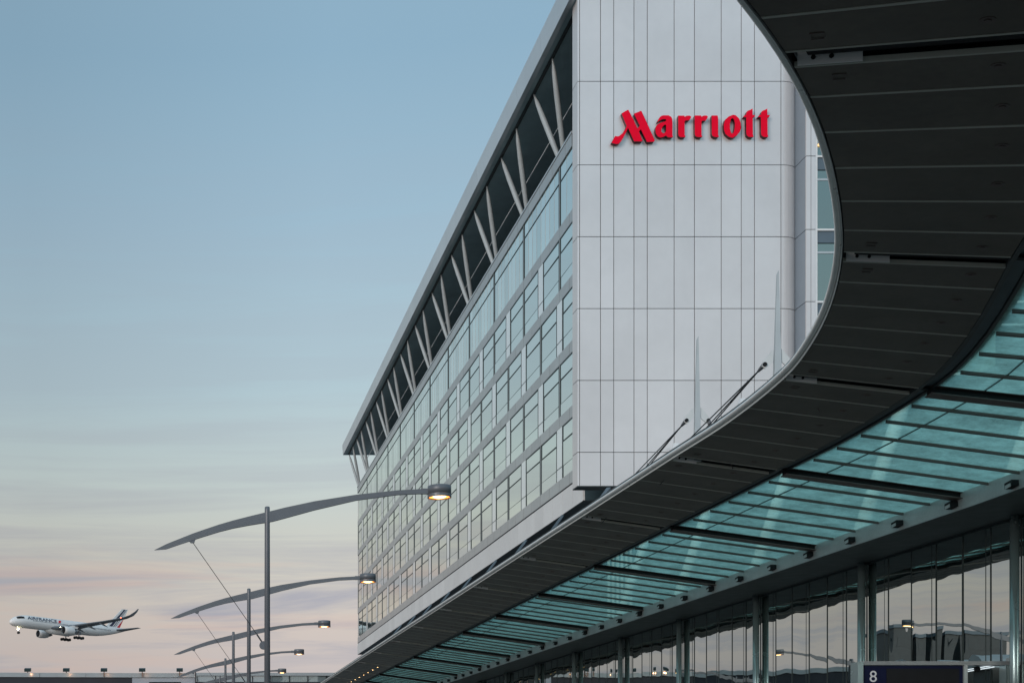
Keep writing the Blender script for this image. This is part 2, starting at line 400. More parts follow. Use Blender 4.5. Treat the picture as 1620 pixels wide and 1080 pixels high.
# masts with stays
def mast(base, top, dz, tg):
    mz = base[2]; wx, wy = .10, .06
    m = CB(); m.hull([(base[0]-wx, base[1]-wy, base[2]-.1),(base[0]+wx, base[1]-wy, base[2]-.1),(base[0]+wx, base[1]+wy, base[2]-.1),(base[0]-wx, base[1]+wy, base[2]-.1)],
           [(base[0]-.015, base[1]-.02, top-.1),(base[0]+.03, base[1]-.02, top),(base[0]+.03, base[1]+.02, top),(base[0]-.015, base[1]+.02, top-.1)])
    o = m.build('mast', M_strut)
    zb = mz + .78 + dz
    for sgn in (-1, 1):
        m = CB(); x0 = base[0]+sgn*(wx+.001); y0 = base[1]
        pts = [(x0, zb+.30), (x0, zb-.0), (x0+sgn*.18, zb-.16), (x0+sgn*.26, zb-.10), (x0+sgn*.24, zb+.02)]
        m.hull([(a, y0-.015, b) for a, b in pts], [(a, y0+.015, b) for a, b in pts]); br = m.build('stay_bracket', M_bracket)
        pin = Vector((x0+sgn*.20, y0, zb-.06))
        m = CB().mat(M_black)
        m.tube([pin+Vector((0,-.05,0)), pin+Vector((0,.05,0))], .05, 12)
        m.build('pin', M_black)
        if sgn < 0: tgt = Vector(tg)
        else: tgt = Vector((base[0]+.95, base[1]-.1, H-.28))
        dd = (tgt-pin).normalized()
        m = CB(); m.tube([pin, pin+dd*(.42)], [.062, .03], 8); m.mat(M_lamp); m.build('clevis', M_lamp)
        if sgn < 0:
            for k, (ox, oz) in enumerate(((0, .05), (0, .0), (.01, -.03))):
                CB().tube([pin+dd*.36, tgt+Vector((ox, 0, oz*6))], .016, 6).build('stay_rod', M_cable)
        else:
            CB().tube([pin+dd*.38, tgt], .016, 6).build('stay_rod', M_cable)
mast((14.1, 39.2, 8.65+EYE), Z_(532, 39.2), .30, (14.1, 48.2, 8.6+EYE))
mast((13.75, 33.05, 8.7+EYE), Z_(428, 33.05), .03, (14.0, 42.0, 8.65+EYE))

# ------------------------------------------------------------------ TERMINAL
term = empty('terminal_building', (23.3, 39, 0), label='glass fronted terminal with grey round columns under the canopy', cat='terminal')
TO = Vector((23.3, 39, 0))
class TB(MB):
    def build(s, name, mat=None, parent=None, **k):
        s.v = [tuple(Vector(p) - TO) for p in s.v]; return MB.build(s, name, mat, parent or term, **k)
# soffit between gutter and glass
m = TB(); us = [2, 2.5] + [i for i in range(3, NB+1)]
for ua, ub in zip(us[:-1], us[1:]):
    A0, A1 = CP(ua, SG+.02), CP(ua, SW+.3); B0, B1 = CP(ub, SG+.02), CP(ub, SW+.3)
    m.hull([(*A0.xy, ZG-.02),(*A1.xy, ZG-.02),(*B1.xy, ZG-.02),(*B0.xy, ZG-.02)], [(*A0.xy, ZG-.003),(*A1.xy, ZG-.003),(*B1.xy, ZG-.003),(*B0.xy, ZG-.003)])
m.build('soffit', M_dark)
XG = 13.35 + SW
for j in range(-1, 17):
    y0 = 39.7 + 9*j; y1 = y0 + 9
    if y0 > 175: continue
    m = TB()
    for k in range(6):
        a, b_ = y0+1.5*k+.03, y0+1.5*(k+1)-.03; t1, t2, t3 = (random.uniform(-.004,.004) for _ in range(3))
        m.face([(XG+t1, a, .2), (XG-t1, b_, .2), (XG-t1+t2, b_, ZG-.03), (XG+t1+t2, a, ZG-.03)])
    gb = m.build('glazed_bay', M_tglass)
    m = TB().mat(M_mull)
    for k in range(6):
        yy = y0+1.5*k
        m.box(XG-.016, XG+.04, yy-.02, yy+.02, .2, ZG-.03)
        if k % 2 == 1: m.box(XG-.012, XG-.005, yy+.26, yy+.272, .2, ZG-.03)
    m.box(XG-.02, XG+.05, y0+.03, y1-.03, ZG-.10, ZG-.025)
    mm = m.build('mullions')
    c = TB(); c.tube([(23.14, y0, .15), (23.14, y0, ZG-.02)], .125, 20); c.mat(M_column)
    c.build('column', M_column, smooth=True)
    if j >= 0 and 39.7+9*j < 84:
        TB().tube([(22.9, y0, 7.6+EYE), (26.2, y0, 19)], .24, 12).build('raking_column', M_white, smooth=True)
# body behind glass and the upper wall set back above the canopy
TB().box(XG+.06, 60, 30, 214, 0, ZG-.025).build('interior_core', M_black)
TB().box(XG+.3, 60, 30, 214, ZG-.02, ZG+1.2).build('roof', M_annexl)
m = TB().mat(M_dark); m.box(28.5, 60, 36, 214, ZG+1.2, 15.9)
m.mat(M_mull)
for i in range(58): m.box(28.40, 28.5, 37+3*i, 37.12+3*i, ZG+1.2, 15.8)
m.build('upper_wall')
# pale posts seen below the hotel end wall
for i in range(6):
    TB().box(X_(962+7*i, 84), X_(965+7*i, 84), 84.0, 84.12, ZG+1.2, 16.6).build('louvre_post', M_white)

# ------------------------------------------------------------------ HOTEL
XH = 22.3; Y0H = 84.8; PIT = 9.0; YF = 184.2; YN = 79.7
hotel = empty('hotel_building', (XH, YN, 0), label='tall hotel block with grey panelled end wall and long glazed side on raking struts', cat='hotel')
HO = Vector((XH, YN, 0))
class HB(MB):
    def build(s, name, mat=None, parent=None, **k):
        s.v = [tuple(Vector(p) - HO) for p in s.v]
        return MB.build(s, name, mat, parent or hotel, **k)
zr = lambda r: EYE + r*XH
YS = 76.3           # end wall plane
XSL_ = X_(913.6, YS)
HB().box(XH+.12, 34.9, 82.0, YF-.05, zr(.69), zr(1.60)).build('light_block_core', M_black)  # unseen black box filling the hotel body, added to block light
# storeys: window rows
ROWS = [(1.422,1.284,0), (1.2535,1.115,1), (1.085,.9465,0), (.9165,.778,1)]
def mull(m, y, z0, z1, dbl=False):
    m.mat(M_mull)
    if dbl:
        m.box(XH-.014, XH+.1, y-.18, y-.09, z0, z1); m.box(XH-.014, XH+.1, y+.09, y+.18, z0, z1)
        m.mat(M_spandrel); m.box(XH-.0, XH+.1, y-.089, y+.089, z0, z1)
    else: m.box(XH-.012, XH+.1, y-.06, y+.06, z0, z1)
YW0 = 81.9
for (r1, r0, sh) in ROWS:
    z0, z1 = zr(r0), zr(r1); zt = z1-(z1-z0)*.30; zl = z0+(z1-z0)*.23
    ys = Y0H - PIT*.5*(sh) - (PIT if not sh else 0)
    grid = []; y = ys
    while y < YF+1: grid.append(y); y += PIT
    for y in grid:
        if YW0 < y < YF-.3:
            m = HB(); mull(m, y, z0, z1, True); m.build('mullion')
        c = y + PIT/2
        for (a, b_) in ((y+.18, c-.725), (c+.725, y+PIT-.18)):
            a, b_ = max(a, YW0), min(b_, YF-.1)
            if b_-a < .3: continue
            m = HB().mat(M_fglass)
            x = XH+.014; t = [random.uniform(-.007,.007) for _ in range(3)]
            for i, (q0, q1) in enumerate(((z0,zl-.012),(zl+.012,zt-.04),(zt+.04,z1))):
                m.face([(x+t[i],a,q0),(x-t[i],b_,q0),(x-t[i],b_,q1),(x+t[i],a,q1)])
            w = m.build('window')
            m = HB().mat(M_mull); m.box(XH-.008, XH+.08, a, b_, zt-.036, zt+.036); m.box(XH+.006, XH+.08, a, b_, zl-.012, zl+.012)
            m.box(XH-.008, XH+.09, a, b_, z1-.075, z1-.001)
            fo = m.build('window_frame'); fo.parent = w
        if YW0 < c-.8 and c+.8 < YF-.1:
            m = HB(); mull(m, c-.66, z0, z1); mull(m, c+.66, z0, z1)
            m.mat(M_infill); m.box(XH-.004, XH+.08, c-.60, c+.60, z0, zl-.03); m.box(XH-.004, XH+.08, c-.60, c+.60, zl+.03, z1-.002)
            m.mat(M_mull); m.box(XH-.006, XH+.07, c-.60, c+.60, zl-.029, zl+.029)
            m.build('infill_panel')
# top storey: ribbed glazing
z0, z1 = zr(1.453), zr(1.6147); zt = zr(1.572)
for k in range(-1, 11):
    a = max(Y0H+PIT*k+.2, YW0); b_ = Y0H+PIT*(k+1)-.2
    if b_-a < .5: continue
    m = HB().mat(M_fglass); x = XH+.014
    n = max(2, round((b_-a)/1.1))
    for i in range(n):
        p, q = a+(b_-a)*i/n+.012, a+(b_-a)*(i+1)/n-.012
        t = random.uniform(-.002,.002)
        m.face([(x+t,p,z0),(x-t,q,z0),(x-t,q,zt-.04),(x+t,p,zt-.04)]); m.face([(x+t,p,zt+.04),(x-t,q,zt+.04),(x-t,q,z1),(x+t,p,z1)])
    w = m.build('top_window')
    m = HB().mat(M_mull); m.box(XH-.008, XH+.08, a, b_, zt-.04, zt+.04)
    m.mat(M_spandrel)
    for i in range(1, n): p = a+(b_-a)*i/n; m.box(XH+.005, XH+.07, p-.022, p+.022, z0, zt-.051); m.box(XH+.005, XH+.07, p-.012, p+.012, zt+.051, z1)
    fo = m.build('window_frame'); fo.parent = w
    m = HB(); mull(m, Y0H+PIT*(k+1), z0, z1, True)
    if k < 10: m.build('mullion')
# spandrels, coping
def band(name, r0, r1, mat, proud=.016, joint=PIT/2, x1=None):
    m = HB().mat(mat); y = Y0H-PIT/2
    ya = YW0 - (.0)
    cuts = [ya] + [yy for yy in [y+joint*i for i in range(0, 80)] if ya+.3 < yy < YF-.3] + [YF]
    for p, q in zip(cuts[:-1], cuts[1:]): m.box(XH-proud, XH+.1, p+.025, q-.025, zr(r0)+.001, zr(r1)-.001)
    m.mat(M_joint); m.box(XH-proud+.02, XH+.09, ya+.02, YF-.02, zr(r0)+.02, zr(r1)-.02)
    return m.build(name)
for r0, r1 in ((1.422,1.453),(1.2535,1.284),(1.085,1.115),(.9165,.9465),(.747,.778)): band('spandrel', r0, r1, M_spandrel, joint=2.25)
band('coping', 1.6147, 1.648, M_spandrel, .06, 3.0)
m = HB().mat(M_roofedge); m.box(XH-.10, XH+.3, YW0, YF+.05, zr(1.648), zr(1.652)+.02); m.build('coping_cap')
m = HB().mat(M_band); cuts = [YN] + [81.85+2.25*i for i in range(0, 46)]
cuts = [c for c in cuts if c < YF-.4] + [YF+.02]
for p, q in zip(cuts[:-1], cuts[1:]): m.box(XH-.03, XH+.08, p+.022, q-.022, zr(.681), zr(.742))
m.mat(M_joint); m.box(XH, XH+.07, YN+.03, YF, zr(.69), zr(.747))
m.build('base_cladding')
HB().box(XH+.081, 23.5, YN, 81.9, zr(.681)+.02, zr(.742)).build('base_front', M_base)
HB().box(XH+.081, 34.7, 81.9, YF, zr(.681)+.02, zr(.742)).build('base_core', M_dark)
for i in range(9):
    HB().box(23.72+.42*i, 23.82+.42*i, 80.9, 81.0, zr(.681)+.02, Z_(768,YS)-.06).build('louvre_post', M_white)
HB().box(XH-.02, 34.7, YN, YF, zr(.681)-.03, zr(.681)+.018).build('underside', M_dark)
HB().box(XH+.02, 34.7, YF-.04, YF+.02, zr(.745), zr(1.60)).build('far_end_wall', M_band)
# roof
ZR = 41.5 + EYE; XR = ZR and (41.5/2.012); YR = 186.4
HB().box(XR+.03, 40, 76.45, YR-.03, ZR, ZR+.1).build('roof_soffit', M_soffit_h)
m = HB().mat(M_roofedge)
y = 76.4
while y < YR-.1:
    q = min(y+6.0, YR); m.hull([(XR,y+.012,ZR-.04),(XR+.3,y+.012,ZR-.04),(XR+.3,q-.012,ZR-.04),(XR,q-.012,ZR-.04)], [(XR-.10,y+.012,ZR+1.22),(XR+.3,y+.012,ZR+1.22),(XR+.3,q-.012,ZR+1.22),(XR-.10,q-.012,ZR+1.22)]); y += 6.0
m.box(XR+.31, 40, YR-.2, YR, ZR-.04, ZR+1.22)
m.mat(M_joint); m.box(XR+.05, XR+.2, 76.5, YR-.02, ZR, ZR+1.1)
m.build('roof_fascia')
HB().box(XH+.2, 34, YS+1.1, 82, zr(.76), ZR-.01).build('end_core', M_black)
HB().box(XR+.31, 40, 77.6, YR-.21, ZR+1.0, ZR+1.2).build('roof_deck', M_soffit_h)
HB().box(21.22, 21.40, 77.6, YR-.4, ZR-.10, ZR-.002).build('soffit_rail', M_dark)
m = HB().mat(M_dark); m.box(25.2, 40, 82, YF-3, zr(1.60), ZR-.01)
m.mat(M_mull)
for i in range(66): m.box(25.08, 25.2, 82.5+1.5*i, 82.62+1.5*i, zr(1.62), ZR-.03)
m.build('penthouse_wall')
HB().box(25.25, 26.8, YF-2.99, YF-.6, zr(1.60), ZR-.02).build('penthouse_end', M_band)
HB().box(22.62, 22.67, 82.4, YF-6, 39.05+EYE, 39.10+EYE).build('handrail', M_white)
HB().box(XH+.11, 34.6, 82, YF-.1, zr(1.60)+.002, zr(1.61)).build('terrace_deck', M_dark)
for k in range(0, 12):
    yc = Y0H + PIT*k - (.5 if k == 11 else 0)
    for sgn in (-1, 1):
        p = Vector((22.65, yc+sgn*.12, zr(1.60))); q = Vector((21.31, yc+sgn*2.2, ZR-.12))
        if q.y < 82.1: q.y = 82.2
        pts = [p.lerp(q, t) for t in (0,.12,.4,.7,.88,.965,1)]
        HB().tube(pts, [.10,.13,.165,.165,.13,.06,.045], 12).build('roof_strut', M_strut, smooth=True)
# end wall (panelled slab)
slab_x = [913.6, 917, 950, 971, 1003, 1024, 1066.5, 1098.6, 1141, 1172.7, 1193.5, 1235.5, 1263]
slab_y = [768, 715, 601.5, 488, 374.5, 261, 129, -5, -140]
m = HB().mat(M_slab); G = .017
for i in range(len(slab_x)-1):
    for j in range(len(slab_y)-1):
        xa, xb = X_(slab_x[i], YS), X_(slab_x[i+1], YS); za, zb = Z_(slab_y[j], YS), Z_(slab_y[j+1], YS)
        if i == len(slab_x)-2:
            K = 10; w_ = xb-xa
            for k in range(K):
                f0, f1 = k/K, (k+1)/K
                yo = lambda f: .55*(1-math.sqrt(max(0., 1-(f*.97)**2)))
                p, q = xa+G+(w_-G)*f0, xa+G+(w_-G)*f1; A, B = YS+yo(f0), YS+yo(f1)
                for e_ in ((za+(G if j else 0), zb-G),):
                    m.hull([(p,A,e_[0]),(q,B,e_[0]),(q,B+.1,e_[0]),(p,A+.1,e_[0])], [(p,A,e_[1]),(q,B,e_[1]),(q,B+.1,e_[1]),(p,A+.1,e_[1])])
        else: m.box(xa+(G if i else 0), xb-G, YS, YS+.10, za+(G if j else 0), zb-G)
XSL = X_(913.6, YS)
for j in range(len(slab_y)-1):
    za, zb = Z_(slab_y[j], YS), Z_(slab_y[j+1], YS); m.box(XSL, XSL+.1, YS+.102, YS+.99, za+(G if j else 0), zb-G)
m.mat(M_joint); m.box(XSL+.03, X_(1236,YS), YS+.05, YS+.98, Z_(768, YS)+.03, Z_(-138, YS))
m.build('end_wall')
HB().box(XSL+.01, 34.7, YS-.0+.01, YS+.99, Z_(768,YS)-.05, Z_(768,YS)-.001).build('end_wall_sill', M_dark)
HB().box(34.9, 36, 83, 90, 40, 46).build('stair_core', M_dark)
# projecting pier and curtain wall on the right of the end wall
YP = 75.26; pier_y = [768, 363+228, 477, 363, 247, 112, -30, -140]
m = HB().mat(M_darkblue); xa = X_(1276, YP)
P0 = X_(1275.5, YP); P1 = X_(1283, YP); P2 = X_(1290.5, YP)
rows = [591, 477, 363, 247, 112, -25, -140]
m = HB().mat(M_slab)
for a, b_ in zip(rows[:-1], rows[1:]):
    za, zb = Z_(a, YP)+G, Z_(b_, YP)-G
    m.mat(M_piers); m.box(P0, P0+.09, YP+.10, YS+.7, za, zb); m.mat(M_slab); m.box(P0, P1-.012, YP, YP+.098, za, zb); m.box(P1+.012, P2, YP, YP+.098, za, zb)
m.mat(M_joint); m.box(P0+.03, P2-.01, YP+.03, YS+.69, Z_(640, YP), Z_(-139, YP))
m.build('pier')
m = HB().mat(M_white); m.box(P2, P2+.10, YP+.02, YP+.3, Z_(640,YP), Z_(-139,YP))
for r_ in (591, 477, 363, 247, 112, -25): m.box(P2+.1, 45, YP+.02, YP+.16, Z_(r_+1.5,YP), Z_(r_-1.5,YP))
m.build('white_frame')
for a, b_ in zip(rows[:-1], rows[1:]):
    m = HB().mat(M_wglass); z_a, z_b = Z_(a-2, YP), Z_(b_+2, YP)
    zs = z_b - .58
    for q in range(5):
        xa, xb = P2+.1+1.9*q, P2+.1+1.9*(q+1)
        m.face([(xa,YP+.1,z_a),(xb-.03,YP+.1,z_a),(xb-.03,YP+.1,zs),(xa,YP+.1,zs)])
    wn = m.build('wing_window')
    m = HB().mat(M_darkblue); m.box(P2+.1, 45, YP+.09, YP+.2, z_a+0.0+((z_b-z_a)*.835), z_b); m.mat(M_mull); m.box(P2+.1, 45, YP+.06, YP+.2, z_a+(z_b-z_a)*.825, z_a+(z_b-z_a)*.835-.001)
    m.mat(M_spandrel); m.box(P2+.1, 45, YP+.07, YP+.098, z_a+(z_b-z_a)*.68, z_a+(z_b-z_a)*.71)
    m.build('wing_spandrel')
HB().box(P2+.12, 45, YP+.25, YP+6, Z_(640,YP), Z_(-139,YP)).build('wing_core', M_black)
HB().tube([(X_(1294.6,YP), YP+.02, Z_(229,YP)), (X_(1302,YP), YP+.02, Z_(229,YP))], .07, 8).build('window_glow', emit('warm_glow', (1,.6,.25), 1.6))

# ------------------------------------------------------------------ red wall letters
sign = empty('wall_sign', (X_(968, YS-.3), YS-.25, Z_(228, YS-.3)), label='large red raised letters spelling the hotel name on the grey end wall', cat='sign')
def L1(p): return (960+p[0]/11.571, 160+p[1]/11.571)
def L2(p): return (1080+p[0]/10.8, 160+p[1]/10.8)
T1 = [(1195,128),(1195,240),(1240,240),(1222,275),(1196,280),(1200,570),(1212,605),(1195,616),(1130,613),(1095,585),(1087,540),(1085,275),(1032,275),(1060,240),(1085,238),(1090,190),(1115,165),(1155,152)]
LET = [
 ('letter_m', L1, [[(270,228),(330,190),(388,160),(400,168),(480,330),(562,500),(605,455),(500,240),(505,228),(565,205),(625,178),(638,190),(760,455),(880,720),(858,745),(735,748),(622,515),(590,560),(650,722),(645,738),(500,738),(388,490),(345,590),(300,670),(260,735),(220,780),(170,788),(85,765),(120,700),(155,640),(190,648),(225,642),(290,590),(340,510),(362,455),(315,340)]]),
 ('letter_a', L1, [[(922,392),(945,340),(975,290),(1005,270),(1040,262),(1130,262),(1180,290),(1198,330),(1202,400),(1202,620),(1212,655),(1195,665),(1115,662),(1085,632),(1040,655),(985,668),(935,650),(900,600),(888,540),(895,480),(925,430),(980,400),(1075,370),(1093,350),(1075,332),(1020,332),(965,358)],
                   [(1085,440),(1060,432),(1025,465),(1000,520),(1000,565),(1030,592),(1065,580),(1085,545)]]),
 ('letter_r', L1, [[(1308,268),(1420,268),(1425,292),(1450,275),(1480,268),(1520,268),(1550,290),(1530,325),(1505,352),(1440,356),(1425,372),(1425,620),(1443,648),(1430,660),(1350,662),(1318,642),(1308,600)]]),
 ('letter_r', L2, [[(205,248),(315,248),(322,270),(345,255),(370,248),(415,250),(433,270),(412,308),(390,335),(335,338),(322,352),(322,585),(338,605),(320,616),(245,615),(215,592),(208,550)]]),
 ('letter_i', L2, [[(495,248),(598,248),(607,290),(607,580),(622,605),(605,616),(540,613),(505,590),(497,550)]]),
 ('letter_o', L2, [[(865,235),(910,245),(965,300),(990,365),(997,460),(975,530),(920,590),(850,630),(790,612),(730,560),(705,490),(702,400),(725,320),(790,262)],
                   [(855,290),(880,320),(893,380),(890,450),(875,530),(850,560),(825,540),(808,470),(808,390),(825,310)]]),
 ('letter_t', L2, [T1]), ('letter_t', L2, [[(x+252, y) for x, y in T1]])]
YL = YS-.26
for nm, fn, spl in LET:
    pts = [[(X_(fn(p)[0], YL)-sign.location.x, Z_(fn(p)[1], YL)-sign.location.z) for p in q] for q in spl]
    o = curve_mesh(nm, pts, .22, M_red, sign); o.rotation_euler = (R(90), 0, 0); o.location = (0, YL+.11-sign.location.y, 0)
    o.data.materials.append(M_redside)
    for p in o.data.polygons:
        if abs(p.normal.z) < .5: p.material_index = 1
    st = MB()
    cx = sum(p[0] for p in pts[0])/len(pts[0]); cz = sum(p[1] for p in pts[0])/len(pts[0])

# ------------------------------------------------------------------ street lamps
U = 40.3/FPX/3.176
def lamp():
    root = empty('street_lamp')
    T = 7.5 + EYE; zz = lambda y: T - (y-195)*U; xx = lambda x: (x-612)*U
    rt = MB().tube([(0,0,0.0),(0,0,zz(215)),(0,0,zz(197)),(0,0,zz(194))], [.095,.073,.071,.05], 16).build('pole', M_lamp, root, smooth=True)
    MB().tube([(0,0,0),(0,0,.05)], .2, 16).build('base_plate', M_lamp, root)
    top = [(45,412),(110,380),(250,325),(400,275),(500,249),(600,225),(700,200),(850,168),(1060,135),(1270,113),(1385,107)]
    bot = [(45,413),(105,408),(180,382),(300,343),(400,312),(500,291),(600,278),(650,267),(850,212),(1060,163),(1270,135),(1385,130)]
    def interp(P, x):
        for (a, b), (c, d) in zip(P[:-1], P[1:]):
            if a <= x <= c: return b+(d-b)*(x-a)/(c-a)
        return P[-1][1]
    xs = [45,80,105,130,180,240,300,370,440,520,599]; 
    m = MB()
    def blade(xs):
        for a, b in zip(xs[:-1], xs[1:]):
            wa = .018+.035*min(1,(a-45)/300); wb = .018+.035*min(1,(b-45)/300)
            A = [(xx(a),-wa,zz(interp(bot,a))),(xx(a),wa,zz(interp(bot,a))),(xx(a),wa,zz(interp(top,a))),(xx(a),-wa,zz(interp(top,a)))]
            B = [(xx(b),-wb,zz(interp(bot,b))),(xx(b),wb,zz(interp(bot,b))),(xx(b),wb,zz(interp(top,b))),(xx(b),-wb,zz(interp(top,b)))]
            m.hull(A, B)
    blade([45,80,105,130,180,240,300,370,440,520,640,700,770,850,950,1060,1160,1270,1385])
    m.build('arm', M_lamp, root)
    m = MB(); m.box(xx(1383), xx(1425), -.05, .05, zz(131), zz(104)); m.build('arm_collar', M_lamp, root)
    hx = xx(1477); R_ = .335; n = 32
    m = MB().mat(M_lamp); z0, z1, zm = zz(150), zz(92), zz(133)
    m.tube([(hx,0,z1+.012),(hx,0,z1),(hx,0,zm+.004)], [R_*.93, R_*.985, R_*.985], n)
    hd = m.build('lamp_head', None, root, smooth=True)
    m = MB().mat(M_lamp)   # open skirt
    for i in range(n):
        a, b = 2*math.pi*i/n, 2*math.pi*(i+1)/n
        c = lambda r, t, z: (hx+r*math.cos(t), r*math.sin(t), z)
        m.face([c(R_,a,z0),c(R_,b,z0),c(R_,b,zm),c(R_,a,zm)]); m.face([c(R_-.03,a,z0),c(R_-.03,b,z0),c(R_-.03,b,zm),c(R_-.03,a,zm)]); m.face([c(R_,a,z0),c(R_,b,z0),c(R_-.03,b,z0),c(R_-.03,a,z0)])
        m.face([c(R_,a,zm),c(R_,b,zm),c(R_-.05,b,zm),c(R_-.05,a,zm)])
    m.build('shade_skirt', None, root, smooth=False)
    m = MB().mat(M_bulb); m.tube([(hx,0,zm-.062),(hx,0,zm-.01)], R_*.88, n); ln = m.build('lens', None, root)
    MB().tube([(hx,0,zm-.095),(hx,0,zm-.063)], [.13,.19], 18).build('bulb', M_hot, root)
    m = MB(); m.hull([(xx(218),-.03,zz(366)),(xx(252),-.03,zz(357)),(xx(245),-.03,zz(377)),(xx(228),-.03,zz(377))],[(xx(218),.03,zz(366)),(xx(252),.03,zz(357)),(xx(245),.03,zz(377)),(xx(228),.03,zz(377))]); m.build('cable_bracket', M_lamp, root)
    m = MB(); m.tube([(xx(238),0,zz(374)),(xx(560),0,zz(835))], .010, 6); m.tube([(xx(560),0,zz(835)),(xx(590),0,zz(880))], .022, 8); m.build('stay_cable', M_cable, root)
    m = MB(); m.tube([(-.105,-.025,zz(890)),(-.105,.025,zz(890))], .12, 16); m.build('cable_anchor', M_lamp, root)
    return root
lp = lamp()
LP = [(422.8, 40.3, 'tallest and nearest grey arched street lamp, its head against the hotel facade'),
      (393.7, 58.3, 'grey arched street lamp second in the row, head just at the hotel corner'),
      (369.2, 76.3, 'grey arched street lamp third in the row, head against open sky'),
      (356.6, 94.1, 'grey arched street lamp fourth in the row, tip near the low roof'),
      (348.0, 111.7, 'smallest and farthest grey arched street lamp, just above the glass parapet')]
for i, (px, Y, lb) in enumerate(LP):
    o = lp if i == 0 else copy_tree(lp)
    o.location = (X_(px, Y), Y, 0); PX(o, lb, 'street lamp', 'arched street lamps in a row')
    if i == 3: o.location.z = -.0

# ------------------------------------------------------------------ far annex with roof floodlights
annex = empty('annex_building', (0, 212, 0), label='low dark building with a pale roof edge behind the row of lamps', cat='building')
AO = Vector((0, 212, 0))
class AB(MB):
    def build(s, name, mat=None, parent=None, **k):
        s.v = [tuple(Vector(p) - AO) for p in s.v]; return MB.build(s, name, mat, parent or annex, **k)
ZA = Z_(1064, 212)
FR = [(-75, 176), (-56, 190), (-28.5, 211.0), (X_(209, 212), 212.0)]
m = AB()
for (a, b), (c, d) in zip(FR[:-1], FR[1:]): m.hull([(a,b,0),(c,d,0),(c,d+20,0),(a,b+20,0)], [(a,b,ZA-.65),(c,d,ZA-.65),(c,d+20,ZA-.65),(a,b+20,ZA-.65)])
m.build('wall', M_annexd)
m = AB()
for (a, b), (c, d) in zip(FR[:-1], FR[1:]):
    n = max(1, int(math.hypot(c-a, d-b)/5.6))
    for i in range(n):
        p = Vector((a+(c-a)*i/n, b+(d-b)*i/n, 0)); q = Vector((a+(c-a)*(i+1)/n, b+(d-b)*(i+1)/n, 0)); e = (q-p).normalized()*.03
        p, q = p+e, q-e
        m.hull([p+Vector((0,-.2,ZA-.64)), q+Vector((0,-.2,ZA-.64)), q+Vector((0,.5,ZA-.64)), p+Vector((0,.5,ZA-.64))],[p+Vector((0,-.2,ZA)), q+Vector((0,-.2,ZA)), q+Vector((0,.5,ZA)), p+Vector((0,.5,ZA))])
xa = X_(209,212); xb = X_(309,212)
m.box(xa+.01, xb-.1, 211.8, 212.5, ZA-.64, ZA)
m.build('roof_edge', M_parapet)
AB().box(xa+.005, xb, 212, 232, 0, ZA-.65).build('pale_wall', M_annexl)
AB().box(X_(236,212), X_(286,212), 211.9, 211.99, 9, Z_(1078,212)).build('dark_window', M_black)
fl = empty('roof_floodlight')
MB().bar((0,-.5,.42), (0,.35,.62), .95, .42).build('housing', paint('flood_green', (.012,.035,.04), .5), fl)
MB().box(-.06,.06,-.06,.06,-.5,.3).build('bracket', paint('flood_rust', (.12,.05,.02), .6), fl)
FL = [(44, 'in front of the airliner’s nose'), (105,''), (164.6,''), (225,''), (284.3,'')]
FLB = ['dark roof floodlight nearest the left edge of the picture, below the airliner', 'dark roof floodlight second from the left on the low building edge', 'dark roof floodlight in the middle of the five on the low building edge', 'dark roof floodlight over the corner where the low wall turns pale', 'dark roof floodlight beside the tip of the fourth lamp arm']
for i, (px, _) in enumerate(FL):
    o = fl if i == 0 else copy_tree(fl)
    o.location = (X_(px, 211.6), 211.55, Z_(1064.5, 211.6)); PX(o, FLB[i], 'floodlight', 'floodlights along the low roof')
    ld = bpy.data.lights.new('floodlight_glow', 'POINT'); ld.energy = 7 if i in (0,) else 2.5; ld.color = (1,.45,.2) if i != 1 else (.8,1,.3); ld.shadow_soft_size = .1
    lo = bpy.data.objects.new('floodlight_glow', ld); COL.objects.link(lo); lo.parent = o; lo.location = (.6, -.6, -.15)
# glazed footbridge on the right of the annex
br = empty('footbridge', (10, 212, 0), label='low glazed footbridge with pale roof band beside the end of the canopy', cat='footbridge')
def bb(m, n, mat): m.v = [(x-10, y-212, z) for x, y, z in m.v]; return m.build(n, mat, br)
zt = Z_(1063.5, 212)
bb(MB().box(xb+.1, 30, 211.6, 216, zt-.45, zt), 'roof', M_parapet)
bb(MB().box(xb+.1, 30, 212, 212.2, zt-1.35, zt-.46), 'glass', M_pglass)
bb(MB().box(xb+.1, 30, 211.7, 216, 6, zt-1.36), 'deck', M_annexd)
for i in range(9): bb(MB().box(xb+2.75*i+.2, xb+2.75*i+.32, 211.8, 211.98, zt-1.36, zt-.455), 'post', M_black)
bb(MB().box(xb-.05, xb+.09, 211.5, 211.65, 9, zt+.5), 'end_post', M_black)
